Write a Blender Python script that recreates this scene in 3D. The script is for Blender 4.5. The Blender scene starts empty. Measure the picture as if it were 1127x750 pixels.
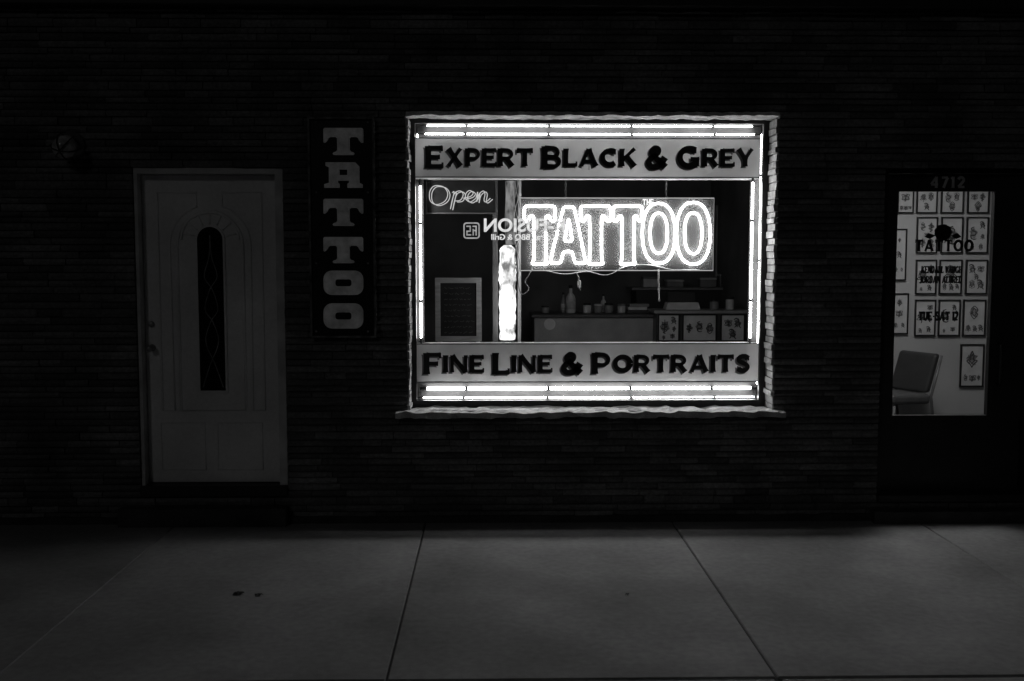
import bpy, math, random
from mathutils import Vector, Matrix, Euler, noise
random.seed(7)
S = bpy.context.scene
COL = S.collection
PI = math.pi
# ------------------------------------------------------------------ camera
F = 1150.0
CAMP = Vector((0, -6.93, 1.78))
TH = math.atan(92 / F); PS = math.atan(21.5 / F)
cd = bpy.data.cameras.new('camera'); cam = bpy.data.objects.new('camera', cd); COL.objects.link(cam)
cd.sensor_width = 36; cd.lens = F / 1127 * 36; cd.clip_end = 600; cd.clip_start = 0.05
cam.location = CAMP; cam.rotation_euler = (PI / 2 - TH, 0, -PS)
S.camera = cam
R = Euler((PI / 2 - TH, 0, -PS)).to_matrix()
def P(px, py, Y=0.0):
    d = R @ Vector(((px - 563.5) / F, (375 - py) / F, -1))
    return CAMP + d * ((Y - CAMP.y) / d.y)
def rect(px0, px1, py0, py1, Y):
    mx, my = (px0 + px1) / 2, (py0 + py1) / 2
    return P(px0, my, Y).x, P(px1, my, Y).x, P(mx, py1, Y).z, P(mx, py0, Y).z

# ------------------------------------------------------------------ materials
def mat(name, v, rough=.7, var=.0, scale=8, bump=0, bscale=40, metal=0, attr=False, stretch=(1, 1, 1), spec=.5, fine=0):
    m = bpy.data.materials.new(name); m.use_nodes = True
    nt = m.node_tree; N = nt.nodes; L = nt.links
    b = N['Principled BSDF']; b.inputs['Roughness'].default_value = rough; b.inputs['Metallic'].default_value = metal
    b.inputs['Specular IOR Level'].default_value = spec
    tc = N.new('ShaderNodeTexCoord'); mp = N.new('ShaderNodeMapping'); mp.inputs['Scale'].default_value = stretch
    L.new(tc.outputs['Object'], mp.inputs['Vector'])
    nz = N.new('ShaderNodeTexNoise'); nz.inputs['Scale'].default_value = scale; nz.inputs['Detail'].default_value = 6
    L.new(mp.outputs[0], nz.inputs['Vector'])
    mr = N.new('ShaderNodeMapRange'); mr.inputs[1].default_value = .3; mr.inputs[2].default_value = .7
    mr.inputs[3].default_value = v * (1 - var); mr.inputs[4].default_value = v * (1 + var)
    L.new(nz.outputs[0], mr.inputs[0]); out = mr.outputs[0]
    if fine:
        n3 = N.new('ShaderNodeTexNoise'); n3.inputs['Scale'].default_value = scale * 22; n3.inputs['Detail'].default_value = 3
        L.new(mp.outputs[0], n3.inputs['Vector'])
        m3 = N.new('ShaderNodeMapRange'); m3.inputs[1].default_value = .3; m3.inputs[2].default_value = .7
        m3.inputs[3].default_value = 1 - fine; m3.inputs[4].default_value = 1 + fine
        L.new(n3.outputs[0], m3.inputs[0])
        mu = N.new('ShaderNodeMath'); mu.operation = 'MULTIPLY'; L.new(out, mu.inputs[0]); L.new(m3.outputs[0], mu.inputs[1]); out = mu.outputs[0]
    if attr:
        at = N.new('ShaderNodeAttribute'); at.attribute_name = 'shade'
        mu = N.new('ShaderNodeMath'); mu.operation = 'MULTIPLY'; L.new(out, mu.inputs[0]); L.new(at.outputs['Fac'], mu.inputs[1]); out = mu.outputs[0]
    L.new(out, b.inputs['Base Color'])
    if bump:
        n2 = N.new('ShaderNodeTexNoise'); n2.inputs['Scale'].default_value = bscale; n2.inputs['Detail'].default_value = 8
        L.new(mp.outputs[0], n2.inputs['Vector'])
        bp = N.new('ShaderNodeBump'); bp.inputs['Strength'].default_value = bump; bp.inputs['Distance'].default_value = .01
        L.new(n2.outputs[0], bp.inputs['Height']); L.new(bp.outputs[0], b.inputs['Normal'])
    return m
def emit(name, s, lo=None, scale=20, stretch=(1, 1, 1)):
    m = bpy.data.materials.new(name); m.use_nodes = True
    nt = m.node_tree; N = nt.nodes; L = nt.links
    N.remove(N['Principled BSDF']); e = N.new('ShaderNodeEmission'); e.inputs[0].default_value = (1, 1, 1, 1); e.inputs[1].default_value = s
    if lo is not None:
        tc = N.new('ShaderNodeTexCoord'); mp = N.new('ShaderNodeMapping'); mp.inputs['Scale'].default_value = stretch
        nz = N.new('ShaderNodeTexNoise'); nz.inputs['Scale'].default_value = scale; nz.inputs['Detail'].default_value = 3
        mr = N.new('ShaderNodeMapRange'); mr.inputs[1].default_value = .35; mr.inputs[2].default_value = .65; mr.inputs[3].default_value = lo; mr.inputs[4].default_value = s
        L.new(tc.outputs['Object'], mp.inputs[0]); L.new(mp.outputs[0], nz.inputs['Vector']); L.new(nz.outputs[0], mr.inputs[0]); L.new(mr.outputs[0], e.inputs[1])
    L.new(e.outputs[0], N['Material Output'].inputs[0]); return m
def sheet(name, v, trans=.6, clear=0.0):
    m = bpy.data.materials.new(name); m.use_nodes = True
    nt = m.node_tree; N = nt.nodes; L = nt.links
    N.remove(N['Principled BSDF'])
    tc = N.new('ShaderNodeTexCoord'); nz = N.new('ShaderNodeTexNoise'); nz.inputs['Scale'].default_value = 5; nz.inputs['Detail'].default_value = 5
    mr = N.new('ShaderNodeMapRange'); mr.inputs[3].default_value = v * .8; mr.inputs[4].default_value = v * 1.2
    L.new(tc.outputs['Object'], nz.inputs['Vector']); L.new(nz.outputs[0], mr.inputs[0])
    d = N.new('ShaderNodeBsdfDiffuse'); t = N.new('ShaderNodeBsdfTranslucent')
    L.new(mr.outputs[0], d.inputs[0]); L.new(mr.outputs[0], t.inputs[0])
    x = N.new('ShaderNodeMixShader'); x.inputs[0].default_value = trans
    L.new(d.outputs[0], x.inputs[1]); L.new(t.outputs[0], x.inputs[2]); o = x.outputs[0]
    if clear:
        c = N.new('ShaderNodeBsdfTransparent'); y = N.new('ShaderNodeMixShader'); y.inputs[0].default_value = clear
        L.new(o, y.inputs[1]); L.new(c.outputs[0], y.inputs[2]); o = y.outputs[0]
    L.new(o, N['Material Output'].inputs[0]); return m

M = dict(
    brick=mat('brick_stone', .13, .85, .45, 2.2, .5, 60, attr=True, fine=.3),
    mortar=mat('mortar', .05, .95, .3, 10, .5, 80),
    stone=mat('rough_limestone', .40, .85, .4, 9, .6, 50, fine=.25),
    concrete=mat('sidewalk_concrete', .31, .9, .30, 1.1, .12, 120, attr=True, fine=.10, spec=.12),
    asphalt=mat('asphalt', .05, .9, .3, 3, .6, 150),
    step=mat('step_concrete', .055, .9, .35, 5, .5, 60, fine=.2),
    white=mat('door_paint', .80, .5, .14, 2.2, .05, 60, fine=.05, spec=.3),
    trim=mat('door_frame_paint', .60, .5, .3, 5, .1, 60),
    black=mat('black_metal', .012, .4, .3, 6),
    dark=mat('dark_paint', .022, .55, .3, 6, .1, 40),
    darkglass=mat('dark_glass', .004, .10, .0, spec=.5),
    came=mat('lead_came', .22, .4, .6, 30),
    board=mat('sign_board_black', .007, .35, .3, 6),
    metal=mat('dull_steel', .30, .35, .15, 12, metal=.8),
    lampmetal=mat('lamp_metal', .12, .4, .2, 12),
    knob=mat('door_knob_metal', .35, .4, .2, 12, metal=.6),
    ink=mat('black_vinyl', .006, .5, .2, 20),
    doorink=mat('door_vinyl', .02, .5, .3, 20),
    shadow=mat('grey_vinyl', .14, .5, .2, 20),
    paper=mat('paper', .48, .8, .15, 9), sheetpaper=mat('cabinet_sheet_paper', .70, .8, .15, 9),
    drawing=mat('drawing_ink', .045, .7, .6, 30),
    wash=mat('drawing_grey_wash', .22, .8, .6, 25),
    frame=mat('picture_frame_black', .015, .35, .2, 9),
    plaster=mat('vestibule_plaster', .42, .85, .10, 2, .1, 60),
    room=mat('room_wall_dark', .16, .85, .55, 1.2, .1, 40),
    floor=mat('room_floor', .08, .6, .3, 4),
    bounce_board=mat('band_reflector_paint', .74, .7, .15, 5),
    halo=mat('halo_board_paint', .045, .7, .3, 9),
    counter=mat('counter_laminate', .36, .5, .2, 4, fine=.08),
    countertop=mat('countertop_dark', .07, .35, .25, 5),
    wood=mat('pale_wood', .55, .55, .25, 6, .1, 30, stretch=(1, 1, 6)),
    slate=mat('chalkboard_slate', .025, .75, .4, 6),
    chalk=mat('chalk', .18, .9, .3, 60),
    plastic=mat('grey_plastic', .24, .4, .15, 10),
    light=mat('pale_plastic', .62, .4, .15, 10),
    vinyl=mat('chair_vinyl', .03, .4, .2, 8), seat=mat('chair_seat_vinyl', .10, .4, .2, 8),
    cable=mat('cable', .35, .5, .1, 10),
    acrylic=sheet('acrylic_panel', .085, .12, .5), band=sheet('translucent_band', .56, .62),
    tube=emit('neon_border_tube', 28), neon=emit('neon_letter_tube', 32), dim=emit('neon_dim_tube', .55), edge=emit('acrylic_edge_glow', .45),
    column=emit('light_column_glow', 2.2, .22, 13, (1, 1, .7)), sleeve=emit('light_column_sleeve', .25, .02, 22, (1, 1, .5)),
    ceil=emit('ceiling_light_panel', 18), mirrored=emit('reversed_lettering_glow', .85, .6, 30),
)
def added_glow(name, v, glow, var=.5):  # surface with a faint emission added to its own colour
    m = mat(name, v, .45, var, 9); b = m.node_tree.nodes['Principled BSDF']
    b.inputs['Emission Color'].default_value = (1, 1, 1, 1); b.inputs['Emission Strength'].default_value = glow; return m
M['sletter'] = added_glow('vertical_sign_letter', .55, .011, .75)  # small emission and mottling added so the letters look lit

# ------------------------------------------------------------------ mesh helpers
ORG = {}
class MB:
    def __init__(s): s.v = []; s.f = []; s.sh = []
    def add(s, vs, fs, shade=1.0):
        n = len(s.v); s.v += [Vector(v) for v in vs]; s.f += [tuple(i + n for i in f) for f in fs]; s.sh += [shade] * len(vs); return s
    def box(s, x0, x1, y0, y1, z0, z1, bev=0.0, shade=1.0):
        if bev <= 0:
            return s.add([(x0, y0, z0), (x1, y0, z0), (x1, y1, z0), (x0, y1, z0), (x0, y0, z1), (x1, y0, z1), (x1, y1, z1), (x0, y1, z1)],
                  [(3, 2, 1, 0), (4, 5, 6, 7), (0, 1, 5, 4), (1, 2, 6, 5), (2, 3, 7, 6), (3, 0, 4, 7)], shade)
        b = min(bev, (x1 - x0) * .45, (y1 - y0) * .45, (z1 - z0) * .45)
        vs = []; idx = {}
        for ix in (0, 1):
            for iy in (0, 1):
                for iz in (0, 1):
                    for ax in range(3):
                        p = [x0 if ix == 0 else x1, y0 if iy == 0 else y1, z0 if iz == 0 else z1]
                        for k, i in enumerate((ix, iy, iz)):
                            if k != ax: p[k] += b if i == 0 else -b
                        idx[(ix, iy, iz, ax)] = len(vs); vs.append(p)
        fs = []
        for ax in range(3):
            o1, o2 = (ax + 1) % 3, (ax + 2) % 3
            for sgn in (0, 1):
                q = []
                for a, c in ((0, 0), (1, 0), (1, 1), (0, 1)):
                    k = [0, 0, 0]; k[ax] = sgn; k[o1] = a; k[o2] = c; q.append(idx[(*k, ax)])
                fs.append(tuple(q if sgn else q[::-1]))
        for ax in range(3):
            o1, o2 = (ax + 1) % 3, (ax + 2) % 3
            for a in (0, 1):
                for c in (0, 1):
                    k0 = [0, 0, 0]; k0[o1] = a; k0[o2] = c; k1 = list(k0); k1[ax] = 1
                    fs.append((idx[(*k0, o1)], idx[(*k1, o1)], idx[(*k1, o2)], idx[(*k0, o2)]))
        for ix in (0, 1):
            for iy in (0, 1):
                for iz in (0, 1): fs.append(tuple(idx[(ix, iy, iz, a)] for a in range(3)))
        return s.add(vs, fs, shade)
    def rough(s, x0, x1, y0, y1, z0, z1, step=.05, amp=.012, freq=14, shade=1.0):
        lo = Vector((x0, y0, z0)); hi = Vector((x1, y1, z1)); d = hi - lo
        n = [max(1, round(d[k] / step)) for k in range(3)]
        for ax in range(3):
            o1, o2 = (ax + 1) % 3, (ax + 2) % 3
            for sgn in (0, 1):
                vs = []; fs = []
                for i in range(n[o1] + 1):
                    for j in range(n[o2] + 1):
                        p = Vector((0, 0, 0)); p[ax] = hi[ax] if sgn else lo[ax]
                        p[o1] = lo[o1] + d[o1] * i / n[o1]; p[o2] = lo[o2] + d[o2] * j / n[o2]
                        vs.append(p + Vector(noise.noise_vector(p * freq)) * amp + Vector(noise.noise_vector(p * freq * 3)) * amp * .4)
                w = n[o2] + 1
                for i in range(n[o1]):
                    for j in range(n[o2]):
                        q = (i * w + j, (i + 1) * w + j, (i + 1) * w + j + 1, i * w + j + 1); fs.append(q if sgn else q[::-1])
                s.add(vs, fs, shade)
        return s
    def tube(s, pts, r, seg=8, closed=False):
        pts = [Vector(p) for p in pts]; n = len(pts); vs = []; fs = []; up = None
        for i, p in enumerate(pts):
            a = pts[(i - 1) % n] if (closed or i > 0) else p; b = pts[(i + 1) % n] if (closed or i < n - 1) else p
            t = (b - a).normalized() if (b - a).length > 1e-9 else Vector((0, 0, 1))
            if up is None: up = t.orthogonal().normalized()
            u = (up - t * up.dot(t)); u = u.normalized() if u.length > 1e-6 else t.orthogonal().normalized(); up = u
            w = t.cross(u)
            for k in range(seg):
                g = 2 * PI * k / seg; vs.append(p + (u * math.cos(g) + w * math.sin(g)) * r)
        for i in range(n if closed else n - 1):
            j = (i + 1) % n
            for k in range(seg):
                l = (k + 1) % seg; fs.append((i * seg + k, i * seg + l, j * seg + l, j * seg + k))
        if not closed: fs += [tuple(range(seg))[::-1], tuple((n - 1) * seg + k for k in range(seg))]
        return s.add(vs, fs)
    def lathe(s, o, axis, prof, seg=24):
        o = Vector(o); a = Vector(axis).normalized(); u = a.orthogonal().normalized(); w = a.cross(u); vs = []; fs = []
        for r, d in prof:
            for k in range(seg):
                g = 2 * PI * k / seg; vs.append(o + a * d + (u * math.cos(g) + w * math.sin(g)) * max(r, 1e-4))
        for i in range(len(prof) - 1):
            for k in range(seg):
                l = (k + 1) % seg; fs.append((i * seg + k, i * seg + l, (i + 1) * seg + l, (i + 1) * seg + k))
        fs += [tuple(range(seg))[::-1], tuple((len(prof) - 1) * seg + k for k in range(seg))]
        return s.add(vs, fs)
    def prism(s, poly, y0, y1):      # polygon in x,z
        n = len(poly); vs = [(x, y0, z) for x, z in poly] + [(x, y1, z) for x, z in poly]
        fs = [tuple(range(n)), tuple(range(2 * n - 1, n - 1, -1))] + [(i, i + n, (i + 1) % n + n, (i + 1) % n) for i in range(n)]
        return s.add(vs, fs)
    def loopframe(s, outer, inner, y0, y1):    # ring prism between two equal-length loops
        n = len(outer); vs = [(x, y0, z) for x, z in outer] + [(x, y0, z) for x, z in inner] + [(x, y1, z) for x, z in outer] + [(x, y1, z) for x, z in inner]
        fs = []
        for i in range(n):
            j = (i + 1) % n
            fs += [(i, j, n + j, n + i), (2 * n + i, 3 * n + i, 3 * n + j, 2 * n + j), (i, 2 * n + i, 2 * n + j, j), (n + i, n + j, 3 * n + j, 3 * n + i)]
        return s.add(vs, fs)
    def rectframe(s, x0, x1, z0, z1, w, y0, y1):
        return s.loopframe([(x0, z0), (x1, z0), (x1, z1), (x0, z1)], [(x0 + w, z0 + w), (x1 - w, z0 + w), (x1 - w, z1 - w), (x0 + w, z1 - w)], y0, y1)
    def ribbon(s, pts, hw, fr, depth, flare=.0, closed=False):
        o, r, u, nn = fr; n = len(pts); P2 = [Vector(p) for p in pts]; vs = []; fs = []
        tot = sum((P2[i + 1] - P2[i]).length for i in range(n - 1)) or 1; acc = 0
        for i in range(n):
            a = P2[(i - 1) % n] if (closed or i > 0) else P2[i]; b = P2[(i + 1) % n] if (closed or i < n - 1) else P2[i]
            if i > 0: acc += (P2[i] - P2[i - 1]).length
            t = b - a; t = t.normalized() if t.length > 1e-9 else Vector((1, 0))
            e = abs(2 * acc / tot - 1); h = hw * (1 + flare * e ** 4) if not closed else hw
            nrm = Vector((-t.y, t.x))
            for sg in (1, -1):
                q = P2[i] + nrm * h * sg; vs.append(o + r * q.x + u * q.y + nn * depth)
        for i in range(n if closed else n - 1):
            j = (i + 1) % n; fs.append((2 * i, 2 * i + 1, 2 * j + 1, 2 * j))
        return s.add(vs, fs)
    def build(s, name, m, parent=None, smooth=False, loc=None):
        org = ORG[parent.name] if parent is not None else (Vector(loc) if loc is not None else Vector((0, 0, 0)))
        me = bpy.data.meshes.new(name); me.from_pydata([v - org for v in s.v], [], s.f); me.update()
        at = me.attributes.new('shade', 'FLOAT', 'POINT'); at.data.foreach_set('value', s.sh)
        me.materials.append(m)
        if smooth: me.polygons.foreach_set('use_smooth', [True] * len(me.polygons))
        o = bpy.data.objects.new(name, me); COL.objects.link(o)
        if parent is not None: o.parent = parent
        elif loc is not None: o.location = org
        ORG[o.name] = org
        return o
def tag(o, label, cat, group=None, kind=None):
    if label: o['label'] = label
    if cat: o['category'] = cat
    if group: o['group'] = group
    if kind: o['kind'] = kind
    return o
def thing(name, label, cat, loc, group=None):
    o = bpy.data.objects.new(name, None); COL.objects.link(o); o.location = loc; o.empty_display_size = .1
    ORG[o.name] = Vector(loc); return tag(o, label, cat, group)
def struct(o): o['kind'] = 'structure'; return o
def soft(o, w=.018, seg=3):
    b = o.modifiers.new('bevel', 'BEVEL'); b.width = w; b.segments = seg; return o

# ------------------------------------------------------------------ stroke lettering
def arc(cx, cy, rx, ry, a0, a1, n=14):
    return [(cx + rx * math.cos(math.radians(a0 + (a1 - a0) * i / n)), cy + ry * math.sin(math.radians(a0 + (a1 - a0) * i / n))) for i in range(n + 1)]
def smooth(pts, n=6, closed=False):
    pts = [Vector(p) for p in pts]; m = len(pts); out = []
    for i in range(m if closed else m - 1):
        g = (lambda k: pts[k % m]) if closed else (lambda k: pts[max(0, min(m - 1, k))])
        a, b, c, d = g(i - 1), g(i), g(i + 1), g(i + 2)
        for j in range(n):
            t = j / n; out.append(.5 * ((2 * b) + (c - a) * t + (2 * a - 5 * b + 4 * c - d) * t * t + (3 * b - a - 3 * c + d) * t ** 3))
    if not closed: out.append(pts[-1])
    return out
def ln(*p, n=8):
    out = []
    for a, b in zip(p[:-1], p[1:]):
        out += [(a[0] + (b[0] - a[0]) * i / n, a[1] + (b[1] - a[1]) * i / n) for i in range(n)]
    return out + [p[-1]]
bowl = lambda x, y0, y1, xr: [(.1, y1), (x, y1)] + arc(x, (y0 + y1) / 2, xr - x, (y1 - y0) / 2, 90, -90, 12)[1:-1] + [(x, y0), (.1, y0)]
stem = ('T', ln((.1, 0), (.1, 1)))
G = {
 'E': (.70, [stem, ('t', ln((.1, .92), (.68, .92))), ('t', ln((.1, .5), (.58, .5))), ('t', ln((.1, .08), (.70, .08))), ('s', ln((.66, .76), (.66, 1))), ('s', ln((.68, 0), (.68, .25)))]),
 'F': (.68, [stem, ('t', ln((.1, .92), (.68, .92))), ('t', ln((.1, .5), (.58, .5))), ('s', ln((.66, .74), (.66, 1)))]),
 'X': (.90, [('T', ln((.14, 1), (.76, 0))), ('t', ln((.76, 1), (.14, 0)))]),
 'P': (.74, [stem, ('t', bowl(.4, .42, .92, .66))]),
 'R': (.82, [stem, ('t', bowl(.4, .44, .92, .68)), ('T', ln((.4, .46), (.72, 0)))]),
 'T': (.84, [('T', ln((.42, 0), (.42, .95))), ('t', ln((.02, .92), (.82, .92))), ('s', ln((.05, .72), (.05, 1))), ('s', ln((.79, .72), (.79, 1)))]),
 'B': (.78, [stem, ('t', bowl(.42, .51, .92, .64)), ('t', bowl(.44, .08, .51, .70))]),
 'L': (.66, [stem, ('t', ln((.1, .08), (.66, .08))), ('s', ln((.64, 0), (.64, .27)))]),
 'A': (.98, [('t', ln((.11, 0), (.47, .98))), ('T', ln((.86, 0), (.49, .98))), ('t', ln((.25, .28), (.72, .28)))]),
 'C': (.88, [('T', arc(.49, .5, .38, .40, 50, 310, 24)), ('s', ln((.74, .66), (.74, .96)))]),
 'G': (.94, [('T', arc(.49, .5, .38, .40, 50, 318, 24)), ('T', ln((.8, .08), (.8, .44))), ('t', ln((.55, .42), (.92, .42))), ('s', ln((.75, .68), (.75, .96)))]),
 'O': (.98, [('T', arc(.49, .5, .38, .40, 0, 360, 30))]),
 'K': (.88, [stem, ('t', ln((.16, .4), (.75, 1))), ('T', ln((.35, .56), (.77, 0)))]),
 'Y': (.88, [('T', ln((.44, 0), (.44, .48))), ('T', ln((.09, 1), (.44, .42))), ('t', ln((.79, 1), (.44, .42)))]),
 'I': (.22, [('T', ln((.11, 0), (.11, 1)))]),
 'N': (.90, [('t', ln((.1, 0), (.1, 1))), ('T', ln((.1, .98), (.8, .02))), ('t', ln((.8, 0), (.8, 1)))]),
 'S': (.72, [('T', smooth([(.6, .78), (.48, .9), (.3, .91), (.15, .81), (.16, .64), (.32, .54), (.5, .44), (.59, .28), (.48, .11), (.28, .08), (.1, .2)], 5)), ('s', ln((.62, .66), (.62, .96))), ('s', ln((.09, .04), (.09, .34)))]),
 '&': (.88, [('T', smooth([(.8, .04), (.5, .36), (.26, .66), (.24, .8), (.35, .92), (.48, .88), (.5, .76), (.4, .62), (.2, .46), (.1, .27), (.19, .1), (.38, .07), (.58, .17), (.7, .36), (.78, .5)], 5))]),
 'U': (.76, [('T', ln((.1, 1), (.1, .34)) + arc(.37, .34, .27, .28, 180, 360, 12) + ln((.64, .34), (.64, 1)))]),
 'H': (.76, [stem, ('T', ln((.66, 0), (.66, 1))), ('t', ln((.1, .5), (.66, .5)))]),
 'V': (.78, [('T', ln((.07, 1), (.38, .02))), ('t', ln((.71, 1), (.4, .02)))]),
 'D': (.76, [stem, ('T', bowl(.32, .07, .93, .68))]),
 'J': (.5, [('T', ln((.4, 1), (.4, .25)) + arc(.24, .25, .16, .2, 0, -160, 10))]),
 '-': (.4, [('t', ln((.05, .45), (.35, .45)))]),
 '1': (.34, [('T', ln((.2, 0), (.2, 1))), ('t', ln((.03, .8), (.2, .97)))]),
 '2': (.62, [('T', smooth([(.08, .75), (.2, .92), (.4, .92), (.52, .76), (.46, .55), (.1, .09)], 5)), ('t', ln((.08, .08), (.6, .08)))]),
 '4': (.66, [('T', ln((.48, 0), (.48, 1))), ('t', ln((.48, .98), (.05, .32))), ('t', ln((.05, .3), (.64, .3)))]),
 '7': (.6, [('t', ln((.05, .92), (.56, .92))), ('T', ln((.54, .92), (.22, 0)))]),
}
def lettering(mb, text, fr, width, hs, hc, wT=.105, wt=.07, depth=0, flare=.45, gap=.15, space=.42, slant=0, drop=0):
    items = []; x = 0; i = 0
    while i < len(text):
        big = text[i] == '^'
        if big: i += 1
        ch = text[i]; i += 1
        if ch == ' ': x += space * hs; continue
        h = hc if big else hs; w, st = G[ch]; items.append((ch, x, h, big)); x += (w + gap) * h
    x -= gap * items[-1][2]; k = width / x; d = depth
    for ch, x0, h, big in items:
        for kind, pts in G[ch][1]:
            q = [(x0 * k + a * h * k + slant * b * h, b * h - (drop if big else 0)) for a, b in pts]
            d += .0001
            mb.ribbon(q, {'T': wT, 't': wt, 's': wt * .55}[kind] * h, fr, d, flare if kind != 's' else 0)
def front(x, y, z): return (Vector((x, y, z)), Vector((1, 0, 0)), Vector((0, 0, 1)), Vector((0, -1, 0)))
def font_mb(text, size, o, r, u, n, offset=0.0, width=None):
    c = bpy.data.curves.new('t', 'FONT'); c.body = text; c.size = size; c.offset = offset
    ob = bpy.data.objects.new('t', c); COL.objects.link(ob)
    dg = bpy.context.evaluated_depsgraph_get(); me = bpy.data.meshes.new_from_object(ob.evaluated_get(dg))
    xs = [v.co.x for v in me.vertices]; k = 1 if width is None else width / (max(xs) - min(xs)); x0 = min(xs)
    mb = MB(); mb.add([o + r * ((v.co.x - x0) * k) + u * v.co.y + n * v.co.z for v in me.vertices], [tuple(p.vertices) for p in me.polygons])
    bpy.data.objects.remove(ob); bpy.data.curves.remove(c); bpy.data.meshes.remove(me); return mb

# ================================================================== GROUND
WX0, WX1 = -5.6, 6.2
road = struct(MB().add([(-150, -150, -.15), (150, -150, -.15), (150, 150, -.15), (-150, 150, -.15)], [(0, 1, 2, 3)]).build('road', M['asphalt']))
road['label'] = 'dark asphalt street beyond the kerb'
sw = MB()
xs = [-.452 + 1.66 * k for k in range(-5, 6)]
GAP = {xs[4]: .0018}
for a, b in zip(xs[:-1], xs[1:]):
    t = random.uniform(-.001, .001)
    ga, gb = GAP.get(a, .005), GAP.get(b, .005)
    sw.box(a + ga, b - gb, -2.635, -.012, -.12, t, .005, random.uniform(.9, 1.08))
    sw.box(a + ga, b - gb, -2.80, -2.645, -.15, t - .001, .015, random.uniform(.85, 1.0))
sw.box(xs[0], xs[-1], -2.7, .0, -.149, -.012, 0, .3)
struct(sw.build('sidewalk', M['concrete']))['label'] = 'pale concrete sidewalk slabs with dark joints'
for px, py, sz in ((263, 653, .022), (285, 655, .014), (690, 655, .012)):
    g = CAMP + (P(px, py, 0) - CAMP) * ((0.004 - CAMP.z) / (P(px, py, 0) - CAMP).z)
    lf = MB()
    ring = [(g.x + sz * math.cos(a) * random.uniform(.6, 1.8), g.y + sz * 1.4 * math.sin(a) * random.uniform(.4, 1.1), .004 + .006 * (i % 2)) for i, a in enumerate([k * PI / 5 for k in range(10)])]
    lf.add(ring + [(g.x, g.y, .013)], [(i, (i + 1) % 10, 10) for i in range(10)])
    tag(lf.build('dead_leaf', M['dark'], loc=(g.x, g.y, 0)), {263: 'largest dark crumpled leaf on the pavement before the white door', 285: 'small dark leaf lying just right of the largest leaf', 690: 'tiny dark leaf on the pavement slab below the shop window'}[px], 'leaf', 'leaves on the pavement')

# ================================================================== BUILDING
bld = thing('brick_storefront', 'dark brick tattoo storefront with one big lit window and two doors', 'building', (0, 0, 0))
GY = .20                                              # window plane
wx0, wx1 = P(450, 300).x, P(852, 300).x
wz0, wz1 = P(650, 452).z, P(650, 127).z
dx0, dx1 = P(150, 360).x, P(314, 360).x               # left door opening
dz0, dz1 = P(230, 542).z, P(230, 184).z
ex0 = P(970, 360).x; ex1 = ex0 + 1.06                 # right door opening
ez0, ez1 = P(1040, 548).z, P(1040, 182).z
TOP = P(563, 11).z
JW = .014                                             # paled jamb pieces beside the shop window
holes = [(wx0 - JW, wx1 + JW, wz0, wz1 + .022), (dx0, dx1, dz0, dz1), (ex0, ex1, ez0, ez1)]
br = MB(); CH = .0445; z = .02; row = 0; jl = MB(); jr = MB()
while z < TOP - .01:
    hh_ = CH * random.choice((.85, 1, 1, 1.1, 1.25))
    z1 = min(z + hh_ - .005, TOP); zm = (z + z1) / 2
    if wz0 < zm < wz1:
        for mbj, xa, xb in ((jl, wx0 - JW, wx0 + random.uniform(-.004, .008)), (jr, wx1 + random.uniform(-.012, .004), wx1 + JW)):
            mbj.rough(xa, xb, random.uniform(-.010, .004), .185, z, z1 - .001, .04, .004, 20, random.uniform(.6, 1.3))
    segs = [(WX0, WX1, False, False)]
    for hx0, hx1, hz0, hz1 in holes:
        if hz0 - .005 < zm < hz1 + .0:
            new = []
            for a, b, ea, eb in segs:
                if hx1 <= a or hx0 >= b: new.append((a, b, ea, eb)); continue
                new.append((a, hx0, ea, True)); new.append((hx1, b, True, eb))
            segs = new
    for a, b, ea, eb in segs:
        x = a - (random.uniform(0, .3) if not ea else 0); first = True
        while x < b - .02:
            L_ = random.choice((.15, .2, .3, .38, .46, .3)) * random.uniform(.85, 1.15)
            x1 = x + L_
            last = x1 > b - .12
            if last: x1 = b
            xa = x + (random.uniform(-.002, .004) if (first and ea) else 0); xb = x1 - (.002 if last and eb else .005)
            dp = .19 if ((first and ea) or (last and eb)) else .07
            yf = random.uniform(-.006, .006); n = max(2, int((xb - xa) / .08)); vs = []; fs = []
            zz0 = z + random.uniform(-.001, .0015); zz1 = z1 + random.uniform(-.002, .0005)
            for i in range(n + 1):
                xx = xa + (xb - xa) * i / n
                e = .004 if i in (0, n) else 0
                w = noise.noise((xx * 9, zm * 23, row)) * .006
                for q, zq in enumerate((zz0, (zz0 + zz1) / 2 + random.uniform(-.006, .006), zz1)):
                    yy = yf + e + (w - .006 - random.uniform(0, .005) if q == 1 else w * .5)
                    vs.append((xx, yy, zq))
                vs += [(xx, dp, zz1), (xx, dp, zz0)]
            for i in range(n):
                o, p = i * 5, i * 5 + 5
                for q in range(4): fs.append((o + q, p + q, p + q + 1, o + q + 1))
            fs += [(0, 1, 2, 3, 4), tuple(n * 5 + q for q in (4, 3, 2, 1, 0))]
            br.add(vs, fs, random.uniform(.55, 1.4))
            x = x1; first = False
    z += hh_; row += 1
wall = br.build('brick_wall', M['brick'], bld)
core = MB(); m_ = .012
hs = [(a - m_, b + m_, c - m_, d + m_) for a, b, c, d in holes]
gx = sorted({WX0, WX1, *[h[0] for h in hs], *[h[1] for h in hs]}); gz = sorted({0, TOP, *[h[2] for h in hs], *[h[3] for h in hs]})
for a, b in zip(gx[:-1], gx[1:]):
    for c, d in zip(gz[:-1], gz[1:]):
        if not any(h[0] - 1e-6 <= a and b <= h[1] + 1e-6 and h[2] - 1e-6 <= c and d <= h[3] + 1e-6 for h in hs):
            core.box(a, b, .018, .30, c, d)
core.build('mortar_core', M['mortar'], bld)
MB().rough(WX0, WX1, -.03, .0, -.01, .045, .08, .008).build('plinth', M['step'], bld)
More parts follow.
